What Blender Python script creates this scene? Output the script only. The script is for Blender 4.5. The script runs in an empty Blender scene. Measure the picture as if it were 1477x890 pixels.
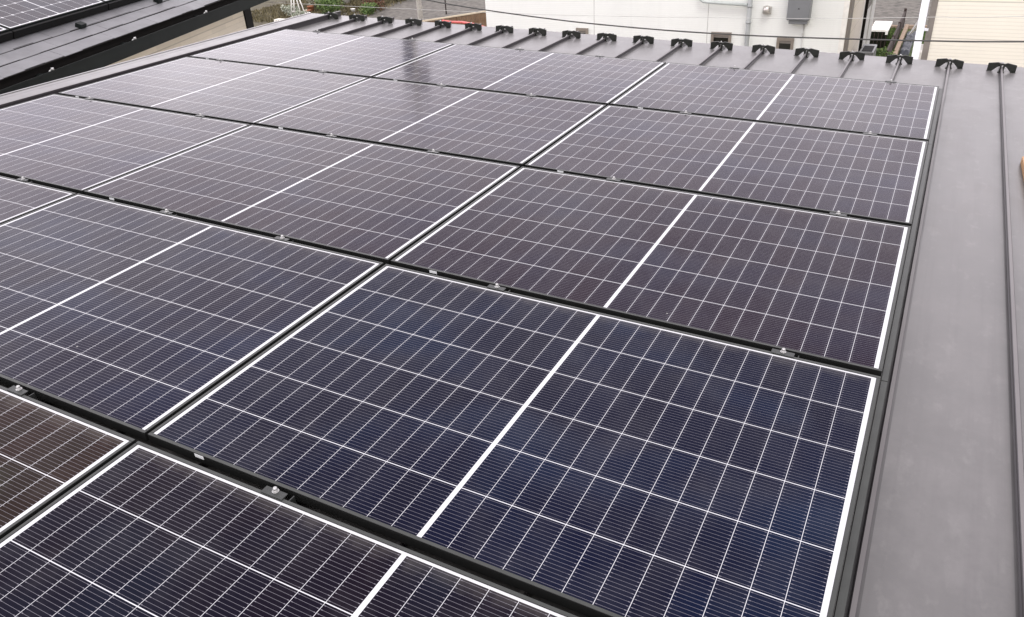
import bpy, bmesh, math, random
from mathutils import Matrix, Vector
random.seed(7)
R = math.radians
# ------------------------------------------------------------ camera, world, light, exposure
S = bpy.context.scene
col = S.collection
cam = bpy.data.objects.new("camera", bpy.data.cameras.new("camera")); col.objects.link(cam)
cam.data.sensor_width = 36.0
cam.data.lens = 27.963
cam.data.clip_start = 0.05; cam.data.clip_end = 2000
RT = Vector((0.88712, 0.45803, -0.05683)); DN = Vector((0.18402, -0.46393, -0.86655)); FW = Vector((-0.42327, 0.75827, -0.49585))
cm = Matrix((( RT.x, -DN.x, -FW.x), (RT.y, -DN.y, -FW.y), (RT.z, -DN.z, -FW.z))).to_4x4()
cm.translation = (-0.00917, -1.03803, 1.38209)
cam.matrix_world = cm
S.camera = cam

SUN_EL, SUN_AZ = R(58), R(150)        # azimuth clockwise from +Y
wd = bpy.data.worlds.new("World"); S.world = wd; wd.use_nodes = True
nt = wd.node_tree; nt.nodes.clear()
def wn(t, **k):
    n = nt.nodes.new(t)
    for a, b in k.items(): setattr(n, a, b)
    return n
sky = wn('ShaderNodeTexSky', sky_type='NISHITA', sun_disc=False, sun_elevation=SUN_EL, sun_rotation=SUN_AZ)
sky.air_density = 1.0; sky.dust_density = 3.0
bg = wn('ShaderNodeBackground'); out = wn('ShaderNodeOutputWorld')
tc = wn('ShaderNodeTexCoord'); mp = wn('ShaderNodeMapping'); mp.inputs['Scale'].default_value = (1.6, 1.6, 4.0)
nz = wn('ShaderNodeTexNoise'); nz.inputs['Scale'].default_value = 1.7; nz.inputs['Detail'].default_value = 6; nz.inputs['Roughness'].default_value = .6
cr = wn('ShaderNodeValToRGB'); cr.color_ramp.elements[0].position = .28; cr.color_ramp.elements[0].color = (.74,.74,.74,1)
cr.color_ramp.elements[1].position = .5; cr.color_ramp.elements[1].color = (1,1,1,1)
cloud = wn('ShaderNodeTexNoise'); cloud.inputs['Scale'].default_value = 3.1; cloud.inputs['Detail'].default_value = 5
cc = wn('ShaderNodeValToRGB'); cc.color_ramp.elements[0].position = .3; cc.color_ramp.elements[0].color = (7.2, 6.75, 7.35, 1)
cc.color_ramp.elements[1].position = .7; cc.color_ramp.elements[1].color = (10.8, 10.2, 10.65, 1)
mx = wn('ShaderNodeMix', data_type='RGBA')
L = nt.links.new
sx = wn('ShaderNodeSeparateXYZ'); L(tc.outputs['Generated'], sx.inputs[0])
el = wn('ShaderNodeMapRange'); L(sx.outputs[2], el.inputs[0]); el.inputs[1].default_value = .05; el.inputs[2].default_value = .75; el.inputs[3].default_value = 1.48; el.inputs[4].default_value = .80
sc_ = wn('ShaderNodeVectorMath', operation='SCALE')
az = wn('ShaderNodeMapRange'); L(sx.outputs[0], az.inputs[0]); az.inputs[1].default_value = -1; az.inputs[2].default_value = .4; az.inputs[3].default_value = 1.32; az.inputs[4].default_value = .96
em = wn('ShaderNodeMath', operation='MULTIPLY'); L(el.outputs[0], em.inputs[0]); L(az.outputs[0], em.inputs[1])
L(tc.outputs['Generated'], mp.inputs['Vector']); L(mp.outputs[0], nz.inputs['Vector']); L(mp.outputs[0], cloud.inputs['Vector'])
L(nz.outputs['Fac'], cr.inputs[0]); L(cloud.outputs['Fac'], cc.inputs[0])
L(cr.outputs[0], mx.inputs[0]); L(sky.outputs[0], mx.inputs[6]); L(cc.outputs[0], sc_.inputs[0]); L(em.outputs[0], sc_.inputs['Scale']); L(sc_.outputs[0], mx.inputs[7])
L(mx.outputs[2], bg.inputs[0]); bg.inputs[1].default_value = 0.10; L(bg.outputs[0], out.inputs[0])

sl = bpy.data.lights.new("sun", 'SUN'); sl.energy = 0.8; sl.angle = R(25); sl.color = (1, .97, .92)
so = bpy.data.objects.new("sun", sl); col.objects.link(so)
sd = Vector((math.sin(SUN_AZ)*math.cos(SUN_EL), math.cos(SUN_AZ)*math.cos(SUN_EL), math.sin(SUN_EL)))
so.rotation_euler = sd.to_track_quat('Z', 'Y').to_euler(); so.location = sd*30
S.render.engine = 'CYCLES'
S.view_settings.view_transform = 'Standard'; S.view_settings.look = 'None'
S.view_settings.exposure = 0.9; S.view_settings.gamma = 1.0; S.view_settings.use_curve_mapping = False

# ------------------------------------------------------------ materials
def new_mat(name):
    m = bpy.data.materials.new(name); m.use_nodes = True
    return m, m.node_tree, m.node_tree.nodes['Principled BSDF']
class G:                                  # small math-node helper
    def __init__(s, nt): s.nt = nt
    def m(s, op, a, b=None, c=None):
        n = s.nt.nodes.new('ShaderNodeMath'); n.operation = op
        for i, v in enumerate((a, b, c)):
            if v is None: continue
            if isinstance(v, (int, float)): n.inputs[i].default_value = v
            else: s.nt.links.new(v, n.inputs[i])
        return n.outputs[0]
    def noise(s, vec, scale, detail=3, rough=.5, sc=None):
        if sc:
            mp = s.nt.nodes.new('ShaderNodeMapping'); mp.inputs['Scale'].default_value = sc
            s.nt.links.new(vec, mp.inputs['Vector']); vec = mp.outputs[0]
        n = s.nt.nodes.new('ShaderNodeTexNoise'); n.inputs['Scale'].default_value = scale
        n.inputs['Detail'].default_value = detail; n.inputs['Roughness'].default_value = rough
        s.nt.links.new(vec, n.inputs['Vector']); return n.outputs['Fac']
    def mix(s, f, a, b):
        n = s.nt.nodes.new('ShaderNodeMix'); n.data_type = 'RGBA'
        for i, v in ((0, f), (6, a), (7, b)):
            if isinstance(v, (int, float)): n.inputs[i].default_value = v
            elif isinstance(v, tuple): n.inputs[i].default_value = (*v[:3], 1)
            else: s.nt.links.new(v, n.inputs[i])
        return n.outputs[2]
    def ramp(s, f, p0, p1):
        n = s.nt.nodes.new('ShaderNodeMapRange'); s.nt.links.new(f, n.inputs[0])
        n.inputs[1].default_value = p0; n.inputs[2].default_value = p1; return n.outputs[0]
    def bump(s, h, strength, dist, bsdf):
        n = s.nt.nodes.new('ShaderNodeBump'); n.inputs['Strength'].default_value = strength; n.inputs['Distance'].default_value = dist
        s.nt.links.new(h, n.inputs['Height']); s.nt.links.new(n.outputs[0], bsdf.inputs['Normal'])
    def obj(s):
        return s.nt.nodes.new('ShaderNodeTexCoord').outputs['Object']
    def sep(s, v):
        n = s.nt.nodes.new('ShaderNodeSeparateXYZ'); s.nt.links.new(v, n.inputs[0]); return n.outputs

def simple(name, c, rough=.6, metal=0., var=.12, scale=6., bump=0., c2=None, sc=None, spec=None):
    m, t, b = new_mat(name); g = G(t); v = g.obj()
    f = g.ramp(g.noise(v, scale, 5, .6, sc), .3, .7)
    lo = tuple(x*(1-var) for x in c); hi = c2 or tuple(min(1, x*(1+var)) for x in c)
    t.links.new(g.mix(f, lo, hi), b.inputs['Base Color'])
    b.inputs['Roughness'].default_value = rough; b.inputs['Metallic'].default_value = metal
    if spec is not None: b.inputs['Specular IOR Level'].default_value = spec
    if bump: g.bump(g.noise(v, scale*6, 4), bump, .01, b)
    return m

def pv_material(name, cols, px, barw, rows, py, y0, busbars, gapx=.0013, gapy=.0025, chamfer=0., ior=1.155, rough=.085):
    """laminate in object coordinates: x symmetric about the middle bar, y measured from the bottom cell edge y0"""
    m, t, b = new_mat(name); g = G(t); v = g.obj(); x, y, z = g.sep(v)[:3]
    hx = g.m('SUBTRACT', g.m('ABSOLUTE', x), barw/2)
    ux = g.m('DIVIDE', hx, px); fx = g.m('MULTIPLY', g.m('FRACT', ux), px)
    yy = g.m('SUBTRACT', y, y0); uy = g.m('DIVIDE', yy, py); fy = g.m('MULTIPLY', g.m('FRACT', uy), py)
    dx = g.m('MINIMUM', fx, g.m('SUBTRACT', px, fx)); dy = g.m('MINIMUM', fy, g.m('SUBTRACT', py, fy))
    cell = g.m('MULTIPLY', g.m('GREATER_THAN', dx, gapx/2), g.m('GREATER_THAN', dy, gapy/2))
    if chamfer: cell = g.m('MULTIPLY', cell, g.m('GREATER_THAN', g.m('ADD', dx, dy), chamfer))
    inside = g.m('MULTIPLY', g.m('MULTIPLY', g.m('GREATER_THAN', hx, 0.0), g.m('LESS_THAN', ux, float(cols))),
                 g.m('MULTIPLY', g.m('GREATER_THAN', yy, 0.0), g.m('LESS_THAN', uy, float(rows))))
    cell = g.m('MULTIPLY', cell, inside)
    # busbar wires run along x, with a solder pad at each end of the cell
    pitch = (py-gapy)/busbars
    fw = g.m('FRACT', g.m('DIVIDE', g.m('SUBTRACT', fy, gapy/2), pitch)); dw = g.m('MULTIPLY', g.m('ABSOLUTE', g.m('SUBTRACT', fw, .5)), pitch)
    wire = g.m('LESS_THAN', dw, .00036)
    pad = g.m('MULTIPLY', g.m('LESS_THAN', dw, .0009), g.m('LESS_THAN', g.m('ABSOLUTE', g.m('SUBTRACT', dx, .0055)), .0022))
    wire = g.m('MAXIMUM', wire, pad)
    # colour of each cell
    cx = g.m('MULTIPLY', g.m('FLOOR', ux), g.m('SIGN', x)); cy = g.m('FLOOR', uy)
    oi = t.nodes.new('ShaderNodeObjectInfo')
    cb = t.nodes.new('ShaderNodeCombineXYZ'); t.links.new(cx, cb.inputs[0]); t.links.new(cy, cb.inputs[1]); t.links.new(g.m('MULTIPLY', oi.outputs['Random'], 50.0), cb.inputs[2])
    w = t.nodes.new('ShaderNodeTexWhiteNoise'); t.links.new(cb.outputs[0], w.inputs['Vector'])
    soft = g.noise(v, 2.3, 3)
    tone = g.m('ADD', g.m('MULTIPLY', w.outputs['Value'], .45), g.m('MULTIPLY', soft, .75))
    ccol = g.mix(g.ramp(tone, .2, .95), (.0072, .0028, .0074), (.0044, .0038, .0118))
    sky_refl = g.ramp(g.noise(v, 1.7, 2, .5, (1, 1.6, 1)), .50, .80)             # blue sky reflections painted into the cell colour as soft patches
    ccol = g.mix(g.m('MULTIPLY', sky_refl, .38), ccol, (.010, .022, .040))
    vm = t.nodes.new('ShaderNodeVectorMath'); vm.operation = 'MULTIPLY'; t.links.new(ccol, vm.inputs[0]); t.links.new(oi.outputs['Color'], vm.inputs[1])
    c = g.mix(g.m('MULTIPLY', wire, .5), vm.outputs[0], (.34, .33, .37))
    c = g.mix(cell, (.58, .59, .605), c)
    edge = g.ramp(g.m('ADD', y, g.m('MULTIPLY', g.noise(v, 11., 5, .7, (1, .5, 1)), .10)), .56, .60)   # dirt washed against the lower frame edge
    c = g.mix(g.m('MULTIPLY', edge, .10), c, (.30, .28, .25))
    dust = g.m('MULTIPLY', g.ramp(g.noise(v, 5., 6, .65), .45, .8), .032)
    c = g.mix(dust, c, (.45, .44, .42))
    vor = t.nodes.new('ShaderNodeTexVoronoi'); vor.inputs['Scale'].default_value = 9.; t.links.new(oi.outputs['Location'], vor.inputs['Vector'])
    va = t.nodes.new('ShaderNodeVectorMath'); va.operation = 'ADD'; t.links.new(v, va.inputs[0]); t.links.new(oi.outputs['Location'], va.inputs[1]); t.links.new(va.outputs[0], vor.inputs['Vector'])
    speck = g.m('MULTIPLY', g.m('LESS_THAN', vor.outputs['Distance'], .035), g.m('GREATER_THAN', g.sep(vor.outputs['Color'])[0], .82))
    c = g.mix(g.m('MULTIPLY', speck, .55), c, (.42, .42, .40))
    t.links.new(c, b.inputs['Base Color'])
    t.links.new(g.m('ADD', g.m('MULTIPLY', g.ramp(g.noise(v, 3., 4), .3, .7), .03), rough), b.inputs['Roughness'])
    b.inputs['IOR'].default_value = ior; b.inputs['Specular Tint'].default_value = (1, .9, 1, 1)
    return m

def siding(name, c, pitch, depth=.35, big=0., rough=.6, ax='z', brick=0.):
    m, t, b = new_mat(name); g = G(t); v = g.obj(); s = g.sep(v); z = s[2]
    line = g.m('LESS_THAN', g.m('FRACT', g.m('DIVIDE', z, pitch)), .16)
    n1 = g.ramp(g.noise(v, 1.1, 5, .6, (1, 1, .35)), .3, .75)
    n2 = g.noise(v, 60, 2, .5, (.25, .25, 1))
    base = g.mix(n1, tuple(x*.93 for x in c), c)
    base = g.mix(g.m('MULTIPLY', g.ramp(g.noise(v, 4., 4, .6, (2.2, 2.2, .12)), .58, .8), .22), base, tuple(x*.72 for x in c))
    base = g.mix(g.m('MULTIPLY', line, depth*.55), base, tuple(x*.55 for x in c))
    base = g.mix(g.m('MULTIPLY', n2, depth*.4), base, tuple(x*.75 for x in c))
    if brick:
        row = g.m('FLOOR', g.m('DIVIDE', z, pitch)); cb = t.nodes.new('ShaderNodeCombineXYZ')
        hx = g.m('FLOOR', g.m('ADD', g.m('DIVIDE', g.m('ADD', s[0], s[1]), brick), g.m('MULTIPLY', row, .37)))
        t.links.new(hx, cb.inputs[0]); t.links.new(row, cb.inputs[1])
        w = t.nodes.new('ShaderNodeTexWhiteNoise'); t.links.new(cb.outputs[0], w.inputs['Vector'])
        base = g.mix(g.m('MULTIPLY', w.outputs['Value'], .3), base, tuple(x*.66 for x in c))
    if big:
        l2 = g.m('LESS_THAN', g.m('FRACT', g.m('DIVIDE', z, big)), .03)
        base = g.mix(g.m('MULTIPLY', l2, .45), base, tuple(x*.4 for x in c))
    t.links.new(base, b.inputs['Base Color']); b.inputs['Roughness'].default_value = rough
    g.bump(g.m('SUBTRACT', g.m('MULTIPLY', n2, .4), line), .5, .004, b)
    return m

def roof_metal():
    m, t, b = new_mat('roof_metal'); g = G(t); v = g.obj()
    st = g.ramp(g.noise(v, 1.6, 6, .62, (1.0, .55, 1)), .35, .72)
    sp = g.ramp(g.noise(v, 9., 6, .7, (1.6, .8, 1)), .55, .78)
    c = g.mix(st, (.112, .109, .108), (.153, .147, .146))
    blot = g.ramp(g.noise(v, 4.5, 7, .72, (1, .8, 1)), .44, .66)
    c = g.mix(g.m('MULTIPLY', blot, .34), c, (.205, .196, .195))
    c = g.mix(g.m('MULTIPLY', sp, .44), c, (.235, .228, .222))
    run = g.ramp(g.noise(v, 3.2, 5, .6, (6, .25, 1)), .54, .8)
    c = g.mix(g.m('MULTIPLY', run, .35), c, (.085, .080, .083))
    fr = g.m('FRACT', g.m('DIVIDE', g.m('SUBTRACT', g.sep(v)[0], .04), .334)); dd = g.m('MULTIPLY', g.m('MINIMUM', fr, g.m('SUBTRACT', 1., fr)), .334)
    seam_shade = g.m('MULTIPLY', g.m('LESS_THAN', dd, .0155), g.m('ADD', g.m('MULTIPLY', g.noise(v, 22, 4, .6, (1,.12,1)), .8), .1))  # shade line along each seam painted into the pan colour, broken by noise
    c = g.mix(seam_shade, c, (.028, .026, .026))
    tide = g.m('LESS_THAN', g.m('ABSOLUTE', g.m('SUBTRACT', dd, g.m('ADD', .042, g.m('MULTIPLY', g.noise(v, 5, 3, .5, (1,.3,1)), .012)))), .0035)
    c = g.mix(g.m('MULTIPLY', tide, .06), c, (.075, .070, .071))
    t.links.new(c, b.inputs['Base Color'])
    t.links.new(g.m('ADD', g.m('MULTIPLY', blot, .10), .34), b.inputs['Roughness'])
    b.inputs['IOR'].default_value = 1.48
    g.bump(g.m('ADD', g.noise(v, 2.2, 3, .5, (1, .35, 1)), g.m('MULTIPLY', g.noise(v, 260, 2), .03)), .22, .02, b)
    return m

M = {}
M['pv'] = pv_material('solar_cells', 12, .071, .012, 6, .1845, -.5570, 16)
M['pv_far'] = pv_material('solar_cells_square', 5, .158, .012, 4, .20, -.40, 5, gapx=.003, gapy=.004, chamfer=.016, ior=1.25)
def frame_mat():                          # black anodised aluminium, skylight on upward faces painted in as lighter colour
    m, t, b = new_mat('black_anodised_frame'); g = G(t); v = g.obj()
    ge = t.nodes.new('ShaderNodeNewGeometry'); nzz = g.sep(ge.outputs['Normal'])[2]
    up = g.m('MULTIPLY', g.m('GREATER_THAN', nzz, .9), g.m('ADD', g.m('MULTIPLY', g.noise(v, 14, 4), .5), .5))
    t.links.new(g.mix(up, (.011,.0115,.011), (.062,.066,.062)), b.inputs['Base Color'])
    b.inputs['Roughness'].default_value = .4; b.inputs['Specular IOR Level'].default_value = .2
    return m
M['frame'] = frame_mat()
M['frame_side'] = M['frame']
M['label'] = simple('white_sticker', (.72,.74,.74), .5)
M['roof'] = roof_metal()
def seam_mat():                           # folded ribs: light on the crests and shade on the flanks put into colour
    m, t, b = new_mat('seam_metal'); g = G(t); v = g.obj()
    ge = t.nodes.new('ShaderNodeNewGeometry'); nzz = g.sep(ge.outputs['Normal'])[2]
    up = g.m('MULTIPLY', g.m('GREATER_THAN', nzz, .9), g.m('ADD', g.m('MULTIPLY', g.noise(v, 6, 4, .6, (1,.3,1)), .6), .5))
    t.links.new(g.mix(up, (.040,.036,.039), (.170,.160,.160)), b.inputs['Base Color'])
    b.inputs['Roughness'].default_value = .42; b.inputs['Specular IOR Level'].default_value = .35
    return m
M['roof_seam'] = seam_mat()
M['bolt'] = simple('zinc_bolt', (.48,.48,.47), .42, .7, .1, 40)
M['clamp'] = simple('black_clamp', (.045,.048,.046), .42, .5, .2, 30)
M['guard'] = simple('black_painted_steel', (.012,.0135,.0105), .45, 0, .4, 60, spec=.35)
M['slate'] = simple('grey_slate', (.155,.155,.163), .5, 0, .2, 3., .25, spec=.55)
M['slate_shadow_and_trim'] = simple('slate_shadow_and_trim', (.010,.009,.008), .9, spec=.1)
M['gutter'] = simple('dark_gutter', (.007,.0095,.009), .55, 0, .25, 5, spec=.15)
M['dark'] = simple('dark_void', (.010,.010,.010), .9)
M['wood_siding'] = siding('beige_board_siding', (.86,.78,.64), .075, .5, .455, brick=.45)
M['white_siding'] = siding('white_siding', (.855,.875,.84), .038, .30, 0)
M['cream_siding'] = siding('cream_siding', (.85,.815,.70), .045, .5, .455)
M['grey_siding'] = siding('grey_beige_siding', (.78,.73,.64), .055, .4, .455)
M['trim_brown'] = simple('brown_grey_trim', (.20,.18,.16), .5)
M['trim_grey'] = simple('pale_grey_trim', (.48,.48,.46), .5)
M['window_frame'] = simple('taupe_frame', (.22,.19,.16), .45)
M['glass_dark'] = simple('dark_glass', (.012,.012,.010), .12)
M['pipe_grey'] = simple('grey_plastic_pipe', (.36,.38,.38), .45)
M['pipe_light'] = simple('light_grey_pipe', (.50,.54,.53), .45)
M['pipe_white'] = simple('white_pvc', (.80,.82,.86), .35)
M['box_grey'] = simple('grey_metal_box', (.20,.21,.22), .4, .2, .08, 2)
M['steel'] = simple('stainless_hood', (.55,.53,.50), .3, .8)
M['white_paint'] = simple('white_paint', (.80,.79,.74), .5)
M['concrete'] = simple('concrete', (.80,.78,.70), .85, 0, .15, 8, .3)
M['kerb'] = simple('pinkish_kerb_stone', (.36,.27,.20), .85, 0, .2, 9, .3)
M['asphalt'] = simple('gravel_asphalt', (.085,.080,.068), .9, 0, .4, 3.5, .5, c2=(.185,.170,.148))
M['grass'] = simple('lawn', (.035,.055,.012), .9, 0, .4, 6, .5, c2=(.085,.12,.03))
M['soil'] = simple('garden_soil', (.08,.062,.045), .95, 0, .4, 4, .5, c2=(.12,.11,.06))
M['earth'] = simple('ground_earth', (.17,.16,.145), .95, 0, .25, .6, .3)
M['rust_board'] = simple('dark_brown_board', (.030,.018,.014), .8, 0, .4, 20)
M['bamboo'] = simple('brown_slats', (.16,.085,.045), .8, 0, .5, 30, .2, c2=(.27,.17,.09), sc=(1,1,.2))
M['tan'] = simple('tan_cap', (.58,.50,.36), .7)
M['red'] = simple('faded_red_plastic', (.62,.08,.07), .5, 0, .25, 8)
M['pink'] = simple('pale_pink_plastic', (.75,.45,.42), .5)
M['tarp'] = simple('slate_blue_tarp', (.022,.027,.036), .5, 0, .35, 5, .6)
M['cable'] = simple('cable_rubber', (.055,.055,.052), .6)
M['lumber'] = simple('raw_lumber', (.42,.25,.13), .7, 0, .2, 30, .2, sc=(1,.1,1))
M['blue'] = simple('sky_blue_plastic', (.03,.30,.45), .4)
M['terracotta'] = simple('terracotta', (.30,.11,.05), .8)
M['black_panel'] = simple('black_metal_panel', (.005,.005,.005), .6, spec=.12)
def leafmat(name, a, b_):
    m, t, b = new_mat(name); g = G(t)
    oi = t.nodes.new('ShaderNodeNewGeometry')
    c = g.mix(oi.outputs['Random Per Island'], a, b_); t.links.new(c, b.inputs['Base Color']); b.inputs['Roughness'].default_value = .6
    return m
M['leaf_green'] = leafmat('green_leaves', (.03,.075,.015), (.15,.22,.05))
M['leaf_olive'] = leafmat('olive_leaves', (.05,.045,.02), (.20,.17,.09))
M['leaf_red'] = leafmat('reddish_leaves', (.05,.06,.02), (.22,.08,.05))
M['leaf_pale'] = leafmat('pale_leaves', (.12,.16,.09), (.62,.62,.54))
M['bark'] = simple('bark', (.06,.045,.03), .9)

# ------------------------------------------------------------ mesh helpers
class MB:
    def __init__(s): s.bm = bmesh.new()
    def box(s, x0, x1, y0, y1, z0, z1, mat=None, bev=0.):
        vs = [s.bm.verts.new(p) for p in ((x0,y0,z0),(x1,y0,z0),(x1,y1,z0),(x0,y1,z0),(x0,y0,z1),(x1,y0,z1),(x1,y1,z1),(x0,y1,z1))]
        if mat:
            for v in vs: v.co = mat @ v.co
        fs = [s.bm.faces.new([vs[i] for i in f]) for f in ((3,2,1,0),(4,5,6,7),(0,1,5,4),(1,2,6,5),(2,3,7,6),(3,0,4,7))]
        if bev: bmesh.ops.bevel(s.bm, geom=list({e for f in fs for e in f.edges}), offset=bev, segments=1, affect='EDGES')
        return s
    def prism(s, pts, a, b, axis='y', mat=None):
        """closed outline pts extruded from a to b along axis"""
        def P(p, t): return {'y': (p[0], t, p[1]), 'x': (t, p[0], p[1]), 'z': (p[0], p[1], t)}[axis]
        A = [s.bm.verts.new(P(p, a)) for p in pts]; B = [s.bm.verts.new(P(p, b)) for p in pts]
        if mat:
            for v in A+B: v.co = mat @ v.co
        n = len(pts)
        s.bm.faces.new(A); s.bm.faces.new(B[::-1])
        for i in range(n): s.bm.faces.new((A[i], B[i], B[(i+1) % n], A[(i+1) % n]))
        return s
    def tube(s, pts, r, n=10, cap=True):
        pts = [Vector(p) for p in pts]; rings = []
        for i, p in enumerate(pts):
            d = (pts[min(i+1, len(pts)-1)]-pts[max(i-1, 0)]).normalized()
            u = d.orthogonal().normalized() if i == 0 else (u - d*u.dot(d)).normalized()
            w = d.cross(u); rr = r[i] if isinstance(r, (list, tuple)) else r
            rings.append([s.bm.verts.new(p+(u*math.cos(2*math.pi*k/n)+w*math.sin(2*math.pi*k/n))*rr) for k in range(n)])
        for a, b in zip(rings, rings[1:]):
            for k in range(n): s.bm.faces.new((a[k], a[(k+1) % n], b[(k+1) % n], b[k])).smooth = True
        if cap: s.bm.faces.new(rings[0][::-1]); s.bm.faces.new(rings[-1])
        return s
    def lathe(s, prof, n=20, mat=None):
        rings = [[s.bm.verts.new((r*math.cos(2*math.pi*k/n), r*math.sin(2*math.pi*k/n), z)) for k in range(n)] for r, z in prof]
        if mat:
            for g_ in rings:
                for v in g_: v.co = mat @ v.co
        for a, b in zip(rings, rings[1:]):
            for k in range(n): s.bm.faces.new((a[k], a[(k+1) % n], b[(k+1) % n], b[k])).smooth = True
        s.bm.faces.new(rings[0][::-1]); s.bm.faces.new(rings[-1]); return s
    def build(s, name, mat, parent=None):
        bmesh.ops.recalc_face_normals(s.bm, faces=s.bm.faces)
        me = bpy.data.meshes.new(name); s.bm.to_mesh(me); s.bm.free(); me.materials.append(M[mat] if isinstance(mat, str) else mat)
        o = bpy.data.objects.new(name, me); col.objects.link(o); o.parent = parent; return o
def tag(o, label=None, cat=None, group=None, kind=None):
    for k, v in (('label', label), ('category', cat), ('group', group), ('kind', kind)):
        if v: o[k] = v
    return o
def empty(name, mw, label, cat, group=None):
    o = bpy.data.objects.new(name, None); col.objects.link(o); o.empty_display_size = .1
    o.matrix_world = mw if isinstance(mw, Matrix) else Matrix.Translation(mw)
    return tag(o, label, cat, group)
def copy_tree(o, parent=None):
    c = o.copy(); col.objects.link(c); c.parent = parent
    for ch in list(o.children): copy_tree(ch, c)
    return c
# frame of the sloping roof: x along the rows, y down towards the far eave, z normal to the solar panels (0 = top of their frames)
RW = Matrix(((0.99951, 0, 0.03141), (-0.00025, 0.99997, 0.00807), (-0.03141, -0.00807, 0.99947))).to_4x4()
T = Matrix.Translation
GZ = -5.12                                # ground level

# ------------------------------------------------------------ ground and setting
def sheet(name, pts, z, mat):
    mb = MB(); vs = [mb.bm.verts.new((x, y, z)) for x, y in pts]; mb.bm.faces.new(vs)
    return tag(mb.build(name, mat), kind='structure')
sheet('ground', [(-600,-300),(600,-300),(600,900),(-600,900)], GZ-.02, 'earth')
sheet('gravel_lot', [(-27.4,31.5),(-25.2,26),(-9.5,21),(-9.5,60),(-24,60)], GZ-.012, 'asphalt')
sheet('road', [(-9.4,33.25),(20,33.25),(20,70),(-9.4,70)], GZ-.008, 'asphalt')
sheet('lawn', [(-4.5,21),(1.5,21),(1.5,33.0),(-4.5,33.0)], GZ-.004, 'grass')
sheet('garden_soil', [(-60,20),(-25.4,26),(-27.6,31.5),(-25.2,40),(-60,60)], GZ-.012, 'soil')

# ------------------------------------------------------------ the house under us: standing seam roof
PZ = -.108                                # pan level
SEAM = [.04+.334*k for k in range(7, -18, -1)]
bld = empty('house', RW.copy(), 'house we look across, mauve brown standing seam metal roof carrying the solar panels', 'house')
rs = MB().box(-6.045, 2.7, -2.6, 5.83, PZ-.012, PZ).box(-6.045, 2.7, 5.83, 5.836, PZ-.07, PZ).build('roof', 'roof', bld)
def seam_mb(x, h=.028, w=.0055, y0=-2.6, y1=5.815):
    # ribs with a folded top and small stiffening creases in the pan on either side
    b_ = w*.45
    prof = [(x-b_-.006, PZ-.001), (x-b_, PZ+.004), (x-b_, PZ+h-.011), (x-w-.002, PZ+h-.011), (x-w-.002, PZ+h-.0015), (x-w, PZ+h), (x+w, PZ+h), (x+w+.002, PZ+h-.0015), (x+w+.002, PZ+h-.013), (x+b_, PZ+h-.011), (x+b_, PZ+.004), (x+b_+.006, PZ-.001)]
    mb = MB().prism(prof, y0, y1)
    return mb
for k, x in enumerate(SEAM):
    if k == len(SEAM)-1: continue
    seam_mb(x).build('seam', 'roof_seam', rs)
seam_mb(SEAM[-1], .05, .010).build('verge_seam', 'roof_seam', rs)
MB().box(-6.075, -6.046, -2.6, 5.83, PZ-.11, PZ+.004).build('verge_trim', 'roof', bld)
MB().box(-6.03, 2.6, 5.70, 5.82, PZ-.24, PZ-.075).build('eave_fascia', 'gutter', bld)
MB().box(-5.7, 2.3, -2.3, 5.3, -4.9, PZ-.02).build('wall', 'cream_siding', bld)

# ------------------------------------------------------------ solar panels
W, H, GX, GY = 1.762, 1.134, .011, .0292
def make_panel():
    r = empty('solar_panel', RW @ T((0,0,0)), 'solar panel', 'solar panel', 'solar panels on the metal roof')
    hw, hh, l, d = W/2, H/2, .0105, .030
    f = MB()
    for sy in (-1, 1):
        a, b = sorted((sy*hh, sy*(hh-l))); f.box(-hw, hw, a, b, -d, 0, bev=.0008)
    for sx in (-1, 1):
        a, b = sorted((sx*hw, sx*(hw-l))); f.box(a, b, -hh+l+.0002, hh-l-.0002, -d, -.0001, bev=.0008)
    f.build('frame', 'frame', r)
    g = MB().box(-hw+l+.0003, hw-l-.0003, -hh+l+.0003, hh-l-.0003, -.008, -.0018).build('glass', 'pv', r)
    MB().box(-hw+.178, -hw+.210, -hh-.0006, -hh+.0001, -.0135, -.0025).build('sticker', 'label', r)
    MB().box(-.06, .06, -.20, -.10, -.028, -.012).build('junction_box', 'dark', r)
    return r
LBL = {
 (0,0): 'dark solar panel at the bottom edge, in the nearest row right of the brownish panel',
 (0,1): 'brownish tinted solar panel in the bottom left corner, in the nearest row',
 (1,0): 'large navy blue solar panel at the lower right, right end of the second row',
 (1,1): 'solar panel in the second row, the middle one, left of the large navy blue panel',
 (1,2): 'solar panel cut by the left photo edge, left end of the second row',
 (2,0): 'solar panel at the right end of the third row, behind the large navy one',
 (2,1): 'solar panel in the middle of the third row, with panels on all four sides',
 (2,2): 'solar panel at the left end of the third row, nearest the dark slate roof corner',
 (3,0): 'solar panel at the right end of the fourth row, just before the farthest row',
 (3,1): 'solar panel in the middle of the fourth row, just before the farthest row',
 (3,2): 'pale reflecting solar panel at the left end of the fourth row',
 (4,0): 'solar panel at the right end of the farthest row, nearest the two rightmost guards',
 (4,1): 'solar panel in the middle of the farthest row',
 (4,2): 'palest solar panel, left end of the farthest row, nearest the leftmost snow guard',
}
TINT = {(0,1): (2.3,2.1,.45), (0,0): (.65,.7,.75), (1,0): (.30,.9,1.45), (1,1): (.6,.85,1.4)}
p0 = make_panel(); first = True
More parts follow.
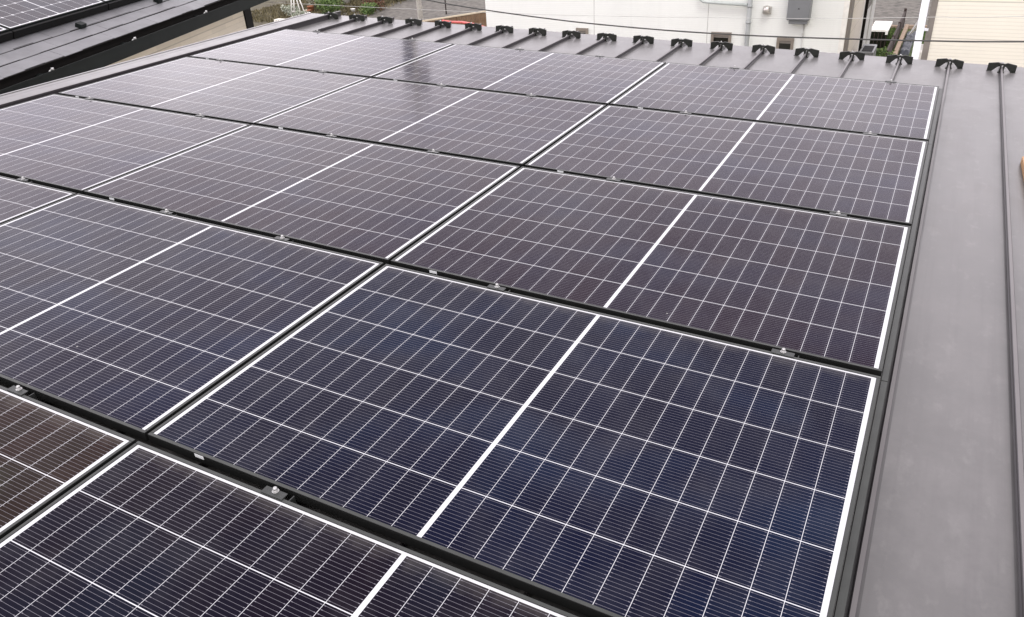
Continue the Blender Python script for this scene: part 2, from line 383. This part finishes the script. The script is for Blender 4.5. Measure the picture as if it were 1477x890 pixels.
for (r_, c_), lb in LBL.items():
    o = p0 if first else copy_tree(p0); first = False
    o.matrix_world = RW @ T((-c_*(W+GX)-W/2 + random.uniform(-.0008,.0008), (r_-1)*(H+GY)+H/2 + random.uniform(-.0008,.0008), 0)) @ Matrix.Rotation(random.uniform(-.0012,.0012), 4, 'X') @ Matrix.Rotation(random.uniform(-.0012,.0012), 4, 'Y')
    o['label'] = lb
    tn = TINT.get((r_, c_), (random.uniform(1.4,1.8), .95, random.uniform(1.1,1.4)))
    for ch in o.children:
        if ch.name.startswith('glass'): ch.color = (*tn, 1)

ec = empty('edge_cover', RW @ T((0,0,0)), 'long dark grey cover strip along the right edge of the solar panels', 'trim')
for y0_, y1_ in ((-1.16, 1.13), (1.132, 3.45), (3.452, 4.615)):
    MB().box(.0025, .0215, y0_, y1_, -.034, -.0105, bev=.001).build('strip', 'frame', ec)

# clamps that hold the panel rows to the seams
def make_clamp():
    r = empty('panel_clamp', RW, 'clamp', 'clamp')
    MB().box(-.034, .034, -.0200, .0035, .0004, .0030, bev=.0006).box(-.034, .034, -.0115, -.0090, -.028, .0004).build('plate', 'clamp', r)
    MB().box(.028, .050, -.010, .012, -.078, -.030).box(.044, .047, -.009, .011, -.030, -.006).build('bracket', 'clamp', r)
    b = MB().tube([(0,-.003,-.05), (0,-.003,.010)], .0040, 10)
    b.tube([(0,-.003,.0032), (0,-.003,.0085)], .0068, 6).tube([(0,-.003,.0031), (0,-.003,.0041)], .0090, 16).tube([(0,-.003,.0085),(0,-.003,.0135),(0,-.003,.0155)], [.0058,.0056,.0035], 10)
    b.build('bolt', 'bolt', r); return r
where = {0: 'between nearest and second rows', 1: 'between second and third rows', 2: 'between third and fourth rows', 3: 'between fourth and farthest rows', 4: 'far edge of farthest row'}
pan = {0: 'right', 1: 'middle', 2: 'left'}
c0 = make_clamp(); first = True
for gap in range(5):
    for k in (1, 4, 7, 9, 12, 15):
        x = .04-.334*k+.013; y = gap*(H+GY)-GY+.012 if gap < 5 else 0
        if gap == 4: y = 4*(H+GY)-GY+.012
        if gap == 0 and k > 7: continue
        if gap == 1 and k > 12: continue
        o = c0 if first else copy_tree(c0); first = False
        o.matrix_world = RW @ T((x, y, 0))
        side = 'right' if k in (1, 7, 12) else 'left'
        o['label'] = 'clamp with silver bolt, %s, %s one of the %s column' % (where[gap], side, pan[{1:0,4:0,7:1,9:1,12:2,15:2}[k]])
        o['category'] = 'clamp'; o['group'] = 'clamps holding the solar panels'

# snow guards on the seams by the eave
def make_guard():
    r = empty('snow_guard', RW, 'guard', 'snow guard')
    for s in (-1, 1):
        out = [(s*.0205, .074), (s*.042, .081), (s*.120, .063), (s*.120, .003), (s*.075, .005), (s*.036, .046), (s*.0205, .046)]
        rot = Matrix.Rotation(s*R(14), 4, 'Z')
        w = MB().prism(out, -.0012, .0012, mat=rot)
        top = [(s*.0205, .074), (s*.042, .081), (s*.120, .063)]
        for (xa, za), (xb, zb) in zip(top, top[1:]):      # folded top flange
            w.prism([(xa, za), (xb, zb), (xb, zb+.002), (xa, za+.002)], 0.0013, .018, mat=rot)
        w.prism([(s*.075, .003), (s*.120, .001), (s*.120, .003), (s*.075, .005)], -.020, -.0013, mat=rot)
        w.prism([(s*.1185, .006), (s*.121, .006), (s*.121, .060), (s*.1185, .060)], .0014, .016, mat=rot)
        w.build('wing', 'guard', r)
    b = MB().box(-.019, -.0065, -.022, .026, .006, .064, bev=.001).box(.0065, .019, -.022, .026, .006, .064, bev=.001).box(-.020, .020, -.010, .014, .0645, .079, bev=.001)
    b.prism([(-.030,.000),(-.019,.000),(-.019,.012)], -.02, .02).prism([(.019,.000),(.030,.000),(.019,.012)], -.02, .02)
    b.build('seam_grip', 'guard', r)
    MB().tube([(0,.002,.078), (0,.002,.092)], .007, 6).tube([(-.030,.004,.045), (.034,.004,.045)], .0045, 8).tube([(.019,.004,.045),(.028,.004,.045)], .0085, 6).build('bolt', 'bolt', r)
    return r
gl = {0:'second black snow guard from the right, beside the right edge of the panels', -1:'rightmost black snow guard, in front of the cream house wall', 17:'leftmost black snow guard, at the roof corner by the plants',
 1:'black snow guard in front of the strip of lawn between the two houses', 2:'black snow guard at the right corner of the white house', 3:'black snow guard below the grey meter box, right of the small square window',
 4:'black snow guard just right of the grey downpipe', 5:'black snow guard below the wider small window, left of the downpipe', 6:'black snow guard first to the left of the wider small window',
 7:'black snow guard second to the left of the wider small window', 8:'black snow guard just right of the leftmost small window', 9:'black snow guard just left of the leftmost small window',
 10:'black snow guard third from the left corner of the white house', 11:'black snow guard at the left corner of the white house', 12:'black snow guard in front of the red and pink rail',
 13:'black snow guard at the left end of the brown slat fence', 14:'black snow guard just left of the pale concrete pole', 15:'black snow guard in front of the grey gravel, below the blue tub', 16:'second black snow guard from the left, in front of the garden shrubs'}
g0 = make_guard(); first = True
for c_ in g0.children: c_.data.transform(Matrix.Diagonal((.77, .95, .76, 1)))
for k in range(-1, 18):
    o = g0 if first else copy_tree(g0); first = False
    x = .04-.334*k
    o.matrix_world = RW @ T((x, 5.63+random.uniform(-.006,.006), PZ)) @ Matrix.Rotation(random.uniform(-.09,.09), 4, 'Z') @ Matrix.Rotation(random.uniform(-.05,.05), 4, 'X') @ Matrix.Rotation(random.uniform(-.02,.02), 4, 'Y')
    o['label'] = gl[k]; o['category'] = 'snow guard'; o['group'] = 'snow guards along the eave'

# piece of timber lying on the roof at the right edge of the photo
tag(MB().box(-.09, .09, -.40, .40, 0, .038, bev=.003).build('timber_board', 'lumber'), 'raw brown timber board lying on the metal roof at the right edge', 'board').matrix_world = RW @ T((.545, 3.22, PZ+.001)) @ Matrix.Rotation(R(1.5), 4, 'Z')

# ------------------------------------------------------------ neighbour's slate roof on the left
A = Vector((-7.93, 3.48, -.2)); e = Vector((-.316, .9487, 0)).normalized(); n = Vector((-e.y, e.x, 0))
pt = R(22)
NB = Matrix(((e.x, n.x, 0), (e.y, n.y, 0), (0, 0, 1))).to_4x4(); NB.translation = A      # x along eave, y inwards, z up
nb = empty('neighbour_house', NB, 'neighbouring house with dark slate roof and beige board walls, top left', 'house')
SL = NB @ Matrix.Rotation(pt, 4, 'X'); SLl = Matrix.Rotation(pt, 4, 'X')
X0, X1 = -6.0, 7.3
sr = MB().box(X0, X1, .0, 7.0, -.05, -.012, mat=SLl).build('slate_roof', 'slate', nb)
for i in range(14):                       # overlapping courses with slightly uneven lower edges
    mb = MB(); x = X0 - random.uniform(0, .4); t0 = i*.182
    while x < X1:
        xa = max(x, X0); w_ = .91; xb = min(x+w_, X1)
        if xb-xa > .02:
            q = xa
            while q < xb-.001:
                q2 = min(q+.303, xb); j = random.choice((0, .0, .006, -.005, .012)); mb.bm.verts
                a, b, h0, h1 = q, q2-(.004 if q2 > xb-.002 else .0008), t0+j-.006, t0+.20
                Z0 = .003; vs = [mb.bm.verts.new(SLl @ Vector(p)) for p in ((a,h0,Z0-.0065),(b,h0,Z0-.0065),(b,h1,-.0115+.001),(a,h1,-.0115+.001),(a,h0,Z0),(b,h0,Z0),(b,h1,-.0045),(a,h1,-.0045))]
                for f in ((3,2,1,0),(4,5,6,7),(0,1,5,4),(1,2,6,5),(2,3,7,6),(3,0,4,7)): mb.bm.faces.new([vs[v] for v in f])
                q = q2
            # dark joint at the end of each slate
            mb2 = None
        x += w_+.003
    mb.build('slate_course', 'slate', sr)
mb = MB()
for i in range(14):                       # dark strips modelled as the shadow under each course
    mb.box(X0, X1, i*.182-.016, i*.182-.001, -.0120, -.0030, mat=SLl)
mb.build('course_shadow', 'slate_shadow_and_trim', sr)
for (s_, t_) in ((-.4,.58),(1.10,.56),(2.73,.60),(4.3,.58),(1.815,.362),(3.49,.375),(.2,.36),(5.1,.37)):
    MB().box(s_-.05, s_+.05, t_-.03, t_+.045, .004, .05, mat=SLl).build('snow_stop', 'gutter', sr)
MB().box(X0, X1, -.005, .02, -.055, -.014, mat=SLl).box(X0, X1, .02, .04, -.215, -.035).build('fascia', 'slate_shadow_and_trim', nb)
gt = MB().box(X0, X1, -.150, -.143, -.205, -.055).box(X0, X1, -.143, .0, -.205, -.197).box(X0, X1, -.156, -.150, -.075, -.052).build('gutter', 'gutter', nb)
for s_ in (-.95, .5, 1.99, 3.72, 5.2):    # gutter hangers
    MB().box(s_-.035, s_+.035, -.140, .01, -.085, -.079).build('gutter_hanger', 'gutter', gt)
    MB().tube([(s_+.05, -.143, -.055), (s_+.05, -.143, -.028)], .014, 8).tube([(s_+.02,-.12,-.06),(s_+.08,-.12,-.045)], .008, 6).build('gutter_bolt', 'bolt', gt)
MB().box(X0+.4, 5.90, .42, 6.0, -4.92, -.15).build('board_wall', 'wood_siding', nb)
MB().box(5.91, 6.14, .40, .62, -4.92, -.16).build('corner_panel', 'black_panel', nb)
MB().box(X0, X1-.02, .0, .42, -.215, -.206).build('soffit', 'trim_grey', nb)

# neighbour's solar array
PVM = SL @ T((1.73, .975, .10))
pv2 = empty('solar_panel', PVM, 'solar panel on the slate roof in the top left corner, showing its white middle bar', 'solar panel')
MB().box(-.815, .815, -.415, .415, -.008, 0).build('glass', 'pv_far', pv2)
f = MB(); 
f.box(-.830, .830, -.430, -.4153, -.046, .002).box(-.830, .830, .4153, .430, -.046, .002).box(-.830, -.8153, -.4151, .4151, -.046, .002).box(.8153, .830, -.4151, .4151, -.046, .002)
f.build('frame', 'gutter', pv2)
MB().box(-.83, .83, -.47, -.44, -.09, -.012).build('front_skirt', 'black_panel', pv2)
pv3 = copy_tree(pv2); pv3.matrix_world = SL @ T((1.73-1.68, .975, .10)); pv3['label'] = 'solar panel on the slate roof cut by the left photo edge'
pv4 = copy_tree(pv2); pv4.matrix_world = SL @ T((1.73+1.68, .975, .10)); pv4['label'] = 'solar panel on the slate roof, running out of the top photo edge'; pv4['group'] = 'solar panels on the slate roof'
pv2['group'] = pv3['group'] = 'solar panels on the slate roof'

# ------------------------------------------------------------ white house behind
wh = empty('white_house', T((0, 15, GZ)), 'white sided house behind the snow guards with small vents windows and grey downpipe', 'house')
def zz(z): return z-GZ
WX0, WX1 = -9.13, -1.67
MB().box(WX0, WX1-.09, 0, 5.2, 0, zz(.9)).build('wall', 'white_siding', wh)
MB().box(WX1-.09, WX1, -.012, .20, 0, zz(.9)).build('corner_trim', 'white_paint', wh)
MB().box(WX1-.0, WX1+.035, .03, .45, 0, zz(.9)).build('corner_trim', 'trim_brown', wh)
MB().box(WX0-.5, WX1+.5, -.6, 5.8, zz(.9), zz(1.05)).prism([(-.6, zz(1.05)), (5.8, zz(1.05)), (2.6, zz(1.5))], WX0-.5, WX1+.5, 'x').build('roof', 'trim_grey', wh)
MB().box(WX1-.088, WX1+.012, .46, 2.70, .0, zz(.9)).build('side_wall', 'grey_siding', wh)
MB().tube([(WX1+.075, 2.45, 0), (WX1+.075, 2.45, zz(.85))], .03).build('side_downpipe', 'slate_shadow_and_trim', wh)
MB().box(WX1-.088, WX1+.010, 2.72, 3.45, 0, zz(.9)).box(WX1-.088, WX1+.030, 4.35, 5.19, 0, zz(.9)).box(WX1-.088, WX1+.008, 3.46, 4.34, 0, zz(-2.0)).build('side_wall', 'trim_grey', wh)
w_ = MB().box(WX1-.088, WX1+.012, 3.46, 4.34, zz(-1.99), zz(.4)).build('side_window', 'glass_dark', wh)
for x in (-6.57, -4.20): MB().box(x-.006, x+.006, -.003, .002, 0, zz(.85)).build('siding_joint', 'trim_grey', wh)
def small_window(x0, x1, z1, name='window'):
    z0 = z1-.42
    f = MB().box(x0, x1, -.035, .0, zz(z1-.055), zz(z1)).box(x0, x0+.05, -.035, 0, zz(z0), zz(z1-.056)).box(x1-.05, x1, -.035, 0, zz(z0), zz(z1-.056)).box(x0, x1, -.045, 0, zz(z0-.03), zz(z0-.001)).build(name, 'window_frame', wh)
    MB().box(x0+.051, x1-.051, -.012, .001, zz(z0), zz(z1-.056)).build('pane', 'glass_dark', f)
    MB().box(x0+.051, x1-.051, -.018, -.013, zz(z1-.10), zz(z1-.056)).build('sash', 'trim_brown', f)
small_window(-6.97, -6.70, -1.87); small_window(-4.11, -3.72, -1.85); small_window(-2.86, -2.55, -1.91)
dp = MB().tube([(-3.40, -.09, 0.0), (-3.40, -.09, zz(.85))], .042, 14).build('downpipe', 'pipe_grey', wh)
for z in (-1.33, -1.62, -.6): MB().tube([(-3.40, -.09, zz(z)), (-3.40, -.09, zz(z-.035))], .052, 14).build('pipe_bracket', 'pipe_grey', dp)
MB().tube([(-3.45, -.09, zz(-1.325)), (-4.28, -.09, zz(-1.285)), (-4.33, -.09, zz(-1.26)), (-4.36, -.09, zz(-1.1))], .030, 12).build('branch_pipe', 'pipe_light', wh)
hd = MB().lathe([(.0,.06),(.05,.058),(.075,.02),(.078,-.06),(.070,-.07)], 18, T((-3.09, -.06, zz(-1.40)))).box(-3.165, -3.015, -.03, -.001, zz(-1.49), zz(-1.36)).build('vent_hood', 'steel', wh)
bx = MB().box(-2.70, -2.30, -.20, -.002, zz(-1.56), zz(-.85), bev=.012).build('meter_box', 'box_grey', wh)
MB().box(-2.66, -2.34, -.16, -.01, zz(-1.63), zz(-1.562)).build('box_base', 'box_grey', bx)
MB().box(-2.515, -2.485, -.2025, -.2005, zz(-1.365), zz(-1.350)).build('box_latch', 'black_panel', bx)
MB().tube([(-2.40, -.03, zz(-1.635)), (-2.40, -.03, 1.0)], .011, 8).build('conduit', 'trim_grey', wh)
MB().box(-2.42, -2.38, -.05, -.01, zz(-1.86), zz(-1.81)).build('conduit_clip', 'trim_grey', wh)

# ------------------------------------------------------------ cream house on the right
ch = empty('cream_house', T((0, 11, GZ)), 'cream sided house at the top right with white corner downpipe', 'house')
MB().box(-.20, 9, 0, 6, 0, zz(.35)).build('wall', 'cream_siding', ch)
MB().box(-.275, -.201, -.012, .12, 0, zz(.35)).build('corner_trim', 'trim_brown', ch)
MB().tube([(-.345, -.02, 0), (-.345, -.02, zz(.3))], .046, 16).build('downpipe', 'pipe_white', ch)
MB().box(-.30, -.25, -.03, .02, zz(-.93), zz(-.90)).build('pipe_bracket', 'pipe_white', ch)
MB().box(-.45, 9.5, -.2, 6.5, zz(.351), zz(.48)).build('roof', 'trim_grey', ch)
dsh = MB().lathe([(.0,-.03),(.10,-.026),(.17,-.012),(.215,.012),(.22,.016),(.215,.02),(.17,0),(0,-.018)], 28, T((-.42, 1.55, zz(-1.10))) @ Matrix.Rotation(R(-65), 4, 'Y') @ Matrix.Rotation(R(0), 4, 'X')).build('round_vent_cover', 'trim_grey', ch)
MB().box(-.43, -.201, 1.5, 1.6, zz(-1.13), zz(-1.07)).build('vent_arm', 'trim_grey', ch)
MB().box(-.43, -.202, 1.2, 1.75, zz(-1.62), zz(-1.46), bev=.01).build('wall_box', 'white_paint', ch)

# ------------------------------------------------------------ things in the alley yard
kb = MB().box(-4.4, -1.72, 33.02, 33.16, GZ-.1, GZ+.10).build('kerb', 'kerb'); tag(kb, 'pinkish stone kerb at the far end of the lawn, left of the fence', 'kerb')
kb = MB().box(-1.50, -1.38, 26.5, 33.16, GZ-.1, GZ+.14).box(-1.379, 1.0, 33.02, 33.16, GZ-.1, GZ+.12).build('kerb', 'kerb'); tag(kb, 'tan kerb running along the dark board fence and turning right at its end', 'kerb')
bf = empty('board_fence', T((-1.60, 26.5, GZ)), 'low dark brown board fence between the two yards', 'fence')
MB().box(-.03, .03, 0, 6.9, .05, .55).build('boards', 'rust_board', bf)
for y in (0.05, 2.3, 4.6, 6.93): MB().box(-.045, .045, y, y+.07, -.05, .64 if y > 6 else .58).build('post', 'rust_board', bf)
tp = empty('folded_tarp', T((-1.28, 30.4, GZ)), 'dark slate blue tarp spread on the ground beside the tan kerb', 'tarp')
def rough_slab(x0, x1, y0, y1, h):
    mb = MB(); nx, ny = 8, 14; g_ = []
    for i in range(nx+1):
        g_.append([mb.bm.verts.new((x0+(x1-x0)*i/nx, y0+(y1-y0)*j/ny, (0 if i in (0,nx) or j in (0,ny) else h+random.uniform(-.03,.04)))) for j in range(ny+1)])
    for i in range(nx):
        for j in range(ny): mb.bm.faces.new((g_[i][j], g_[i+1][j], g_[i+1][j+1], g_[i][j+1])).smooth = True
    return mb
rough_slab(-.08, .24, -1.7, -.08, .10).build('sheet', 'tarp', tp); rough_slab(-.08, .24, .08, 1.8, .10).build('sheet', 'tarp', tp)
def make_shelf():
    r = empty('garden_shelf', T((-2.10, 29.3, GZ)), 'white topped outdoor unit with dark slatted front standing on the lawn', 'outdoor unit')
    MB().box(-.28, .28, 0, 1.5, .58, .66, bev=.01).box(.20, .28, -.03, -.001, .50, .62).build('top', 'white_paint', r)
    MB().box(-.26, .26, .03, 1.47, .0, .57).build('body', 'glass_dark', r)
    for i in range(5): MB().box(-.26+i*.12, -.235+i*.12, .0, .028, .0, .57).build('slat', 'rust_board', r)
    return r
make_shelf()
ou = empty('outdoor_unit', T((-1.35, 16.35, -2.95)), 'dark grey unit mounted on the side wall at the white house corner', 'outdoor unit')
MB().box(-.16, .10, 0, .75, 0, .55, bev=.01).build('casing', 'box_grey', ou)
MB().box(-.12, .07, .06, .55, .5505, .558).build('grille', 'black_panel', ou)
MB().box(-.25, -.161, .1, .16, -.02, .0).box(-.25, -.161, .5, .56, -.02, 0).build('wall_bracket', 'trim_grey', ou)
pp = empty('post_box', T((-1.22, 17.9, GZ)), 'grey concrete post with shrub beside the side wall of the white house', 'post')
MB().box(-.10, .10, -.1, .1, 0, 2.05).build('post', 'concrete', pp)

# ------------------------------------------------------------ foliage
def foliage(rad, nleaf, size, squash=.8, seed=0):
    rd = random.Random(seed); mb = MB(); lobes = [(Vector((rd.uniform(-.6,.6)*rad, rd.uniform(-.6,.6)*rad, rad*squash*rd.uniform(.4,1.1))), rad*rd.uniform(.3,.6)) for _ in range(9)]
    for _ in range(nleaf):
        c, r0 = rd.choice(lobes); d = Vector((rd.gauss(0,1), rd.gauss(0,1), rd.gauss(0,1))).normalized()
        p = c + d*r0*rd.uniform(.5, 1.05); p.z = max(.03, p.z)
        u = Vector((rd.gauss(0,1), rd.gauss(0,1), rd.gauss(0,.6))).normalized(); w = u.orthogonal().normalized(); s_ = size*rd.uniform(.5, 1.2)
        vs = [mb.bm.verts.new(q) for q in (p-u*s_, p-w*s_*.45, p+u*s_, p+w*s_*.45)]; mb.bm.faces.new(vs)
    return mb
def shrub(x, y, rad, mat, label, seed, size=.06, nl=1500, z=GZ):
    r = empty('shrub', T((x, y, z)), label, 'shrub')
    foliage(rad, nl, size, seed=seed).build('foliage', mat, r)
    MB().tube([(0,0,-.02),(.02,.0,rad*.5)], [.03,.015], 6).tube([(0,0,.02),(.12,.08,rad*.6)], .012, 5).tube([(0,0,.02),(-.12,.06,rad*.6)], .012, 5).build('stem', 'bark', r); return r
SH = [(-29.9,33.9,1.1,'leaf_pale','pale flowering shrub behind the white ladder stand',1,.07),
      (-28.9,33.2,.8,'leaf_olive','olive brown shrub just left of the second snow guard',2,.05),
      (-27.6,31.8,.75,'leaf_green','dark green shrub behind the second snow guard from the left',3,.06),
      (-29.4,37.0,1.2,'leaf_green','large green shrub at the top edge above the leftmost snow guard',4,.07),
      (-28.0,36.2,.9,'leaf_olive','brownish shrub left of the blue tub',5,.06),
      (-26.0,33.4,.6,'leaf_red','reddish low shrub below the blue tub',6,.05),
      (-25.6,32.4,.5,'leaf_green','small green clump at the edge of the gravel',7,.05),
      (-26.4,36.7,.8,'leaf_green','bright green plant right of the blue tub',8,.06),
      (-27.0,34.6,.6,'leaf_red','reddish green plant in the middle of the garden',9,.05),
      (-29.8,31.4,.45,'leaf_pale','pale potted plant beside the black corner panel',10,.05),
      (-28.3,30.3,.4,'leaf_pale','small pale plant directly behind the leftmost snow guard',11,.05)]
for a in SH: shrub(*a)
shrub(-1.28, 19.3, .32, 'leaf_green', 'small dark shrub beside the side wall of the white house', 12, .035, 700, GZ+1.85)
for i, (x, y, r_, lb) in enumerate(((-28.3, 30.9, .16, 'small white pot just left of the leftmost snow guard'), (-28.0, 32.6, .20, 'white planter bowl among the shrubs behind the leftmost snow guard'), (-29.0, 34.9, .24, 'large white planter at the top edge right of the ladder stand'), (-26.8, 32.6, .12, 'tiny white pot beside the dark green shrub'))):
    o = MB().lathe([(0,0),(r_*.7,0),(r_,r_*1.5),(r_*1.08,r_*1.6),(r_*.9,r_*1.6),(0,r_*1.3)], 14).build('flower_pot', 'white_paint'); o.location = (x, y, GZ); tag(o, lb, 'flower pot')
mb = MB(); rd = random.Random(5)
for _ in range(9000):
    x = rd.uniform(-33,-25); y = rd.uniform(29.5, 40); 
    if x > -25.4-(y-31)*.12+rd.uniform(-.8,.3): continue
    h = rd.uniform(.04,.16); a = rd.uniform(0, 6.28); dx, dy = math.cos(a)*.05, math.sin(a)*.05
    vs = [mb.bm.verts.new(q) for q in ((x-dx,y-dy,GZ),(x+dx,y+dy,GZ),(x+dx*.3+rd.uniform(-.05,.05),y+dy*.3,GZ+h))]; mb.bm.faces.new(vs)
tag(mb.build('ground_cover', 'leaf_olive'), 'low mixed weeds and ground cover in the garden at the top left', 'weeds', kind='stuff')
mb = MB()
for _ in range(9000):
    x = rd.uniform(-3.2, .2); y = rd.uniform(27, 33.0)
    if -1.7 < x < -.98: continue
    a = rd.uniform(0, 6.28); dx, dy = math.cos(a)*.02, math.sin(a)*.02
    vs = [mb.bm.verts.new(q) for q in ((x-dx,y-dy,GZ),(x+dx,y+dy,GZ),(x+rd.uniform(-.03,.03),y,GZ+rd.uniform(.03,.1)))]; mb.bm.faces.new(vs)
tag(mb.build('lawn_grass', 'leaf_green'), 'short green grass of the yard between the two houses', 'grass', kind='stuff')

# garden items
ld = empty('ladder_stand', T((-28.95, 30.9, GZ)), 'white folding ladder stand in the garden beside the black corner panel', 'ladder')
for sx in (-1, 1):
    MB().tube([(sx*.10-.32, -.0, 0), (sx*.07-.05, 0, 1.35)], .028, 6).build('rail', 'white_paint', ld)
    MB().tube([(sx*.14+.32, .1, 0), (sx*.07+.05, .05, 1.35)], .028, 6).build('rail', 'white_paint', ld)
for q in (.3, .65, 1.0): MB().tube([(-.40+q*.25, 0, q), (-.20+q*.25, 0, q)], .02, 6).build('rung', 'white_paint', ld)
bt = MB().lathe([(.0,0),(.24,.0),(.30,.42),(.31,.44),(.29,.44),(.23,.03),(0,.03)], 20).build('tub', 'blue'); bt.location = (-27.35, 35.4, GZ)
tag(bt, 'round sky blue tub among the shrubs at the top edge', 'tub')
for i, (x, y, lb) in enumerate(((-28.6, 31.3, 'terracotta pot left of the leftmost snow guard'), (-29.35, 32.4, 'terracotta pot under the pale flowering shrub'))):
    o = MB().lathe([(0,0),(.12,0),(.17,.28),(.19,.30),(.15,.30),(0,.25)], 14).build('flower_pot', 'terracotta'); o.location = (x, y, GZ); tag(o, lb, 'flower pot')
fp = empty('flat_stone', T((-29.2, 30.0, GZ)), 'pale concrete paving strip beside the garden plants', 'paving')
MB().box(-.2, 1.6, -.35, .0, 0, .12, bev=.01).build('slab', 'concrete', fp)
pl = empty('utility_pole', T((-21.7, 31.0, GZ)), 'pale concrete utility pole standing in the gravel lot', 'pole')
MB().tube([(0,0,-.3), (0,0,15.8)], [.125,.09], 16).build('shaft', 'concrete', pl)
for x, z, h in ((-.40,11.3,1.15), (-.46,12.7,1.2), (.36,13.1,.9)): MB().lathe([(.0,z),(.27,z),(.29,z+.05),(.29,z+h),(.2,z+h+.08),(0,z+h+.1)], 16, T((x,.1,0))).build('transformer', 'box_grey', pl)
for z in (8.2, 10.6): MB().tube([(0,0,z), (0,0,z+.06)], .13, 16).build('band', 'steel', pl)
MB().box(-.8, .8, -.2, -.12, 14.9, 15.0).build('cross_arm', 'steel', pl)
for x in (-.65, 0, .65): MB().lathe([(.02,15.0),(.05,15.03),(.03,15.07),(.05,15.1),(.02,15.16)], 10, T((x,-.16,0))).build('insulator', 'white_paint', pl)
tr = MB().tube([(-21.55, 33.0, GZ), (-21.55, 33.0, GZ+1.6)], .03, 6).build('marker_stake', 'rust_board'); tag(tr, 'thin dark stake standing just right of the concrete pole', 'stake')
sf = empty('slat_fence', T((0,0,GZ)), 'brown slat fence with tan top rail left of the white house', 'fence')
a, b = Vector((-19.6, 27.6, 0)), Vector((-15.6, 33.7, 0)); dr = (b-a).normalized(); nn = Vector((-dr.y, dr.x, 0)); FM = Matrix(((dr.x, nn.x, 0),(dr.y, nn.y, 0),(0,0,1))).to_4x4(); FM.translation = a
mb = MB(); q = 0
while q < (b-a).length: mb.box(q, q+.055, -.012, .012, .02, .655, mat=FM); q += .07
mb.build('slats', 'bamboo', sf); ln = (b-a).length
MB().box(0, ln, -.035, .035, .656, .71, mat=FM).build('top_rail', 'tan', sf)
MB().box(0, ln, .013, .03, .3, .36, mat=FM).build('mid_rail', 'rust_board', sf)
for q in (0.0, 1.8, 3.6, 5.4, 7.2): MB().box(q, q+.06, .031, .09, 0, .65, mat=FM).build('post', 'rust_board', sf)
rr = empty('safety_rail', T((0,0,0)), 'red and pink plastic rail running down to the left corner of the white house', 'rail')
pts = [(-18.6, 28.0, -4.43), (-18.07, 27.77, -4.42), (-17.0, 26.9, -4.24), (-15.6, 25.5, -4.02), (-14.2, 24.1, -3.87), (-12.5, 22.4, -3.80)]
MB().tube(pts, .045, 10).build('upper_rail', 'red', rr)
MB().tube([(x, y, z-.16) for x, y, z in pts], .03, 8).build('lower_rail', 'pink', rr)
for x, y, z in pts[1::2]: MB().tube([(x, y, GZ), (x, y, z+.03)], .03, 8).build('post', 'red', rr)

# wires
def wire(name, pts, r, label):
    mb = MB().tube(pts, r, 8); o = mb.build(name, 'cable'); return tag(o, label, 'cable')
def smooth(pts, n_=8):
    out = []
    for i in range(len(pts)-1):
        p = [Vector(pts[max(0, min(len(pts)-1, j))]) for j in (i-1, i, i+1, i+2)]
        for k in range(n_):
            t = k/n_; out.append(.5*((2*p[1])+(-p[0]+p[2])*t+(2*p[0]-5*p[1]+4*p[2]-p[3])*t*t+(-p[0]+3*p[1]-3*p[2]+p[3])*t**3))
    return out+[Vector(pts[-1])]
wire('overhead_cable', smooth([(-16,9,1.9),(-11,9,.45),(-8.4,9,-.1),(-6.61,9,-.36),(-5.72,9,-.465),(-4.6,9,-.565),(-3.8,9,-.615),(-2.98,9,-.65),(-2.13,9,-.668),(-1.34,9,-.668),(-.3,9,-.655),(.71,9,-.625),(3,9,-.50),(8,9,.1)]), .0085, 'thicker dark cable sagging across the white house, the lower one')
wire('overhead_cable', smooth([(-12,9.2,-.45),(-5.73,9.2,-.535),(-3.8,9.2,-.53),(-2.99,9.2,-.52),(-1.36,9.2,-.49),(-.17,9.2,-.44),(.65,9.2,-.41),(6,9.2,-.1)]), .0028, 'thin pale cable crossing above the thicker cable in front of both houses').data.materials[0] = M['trim_grey']
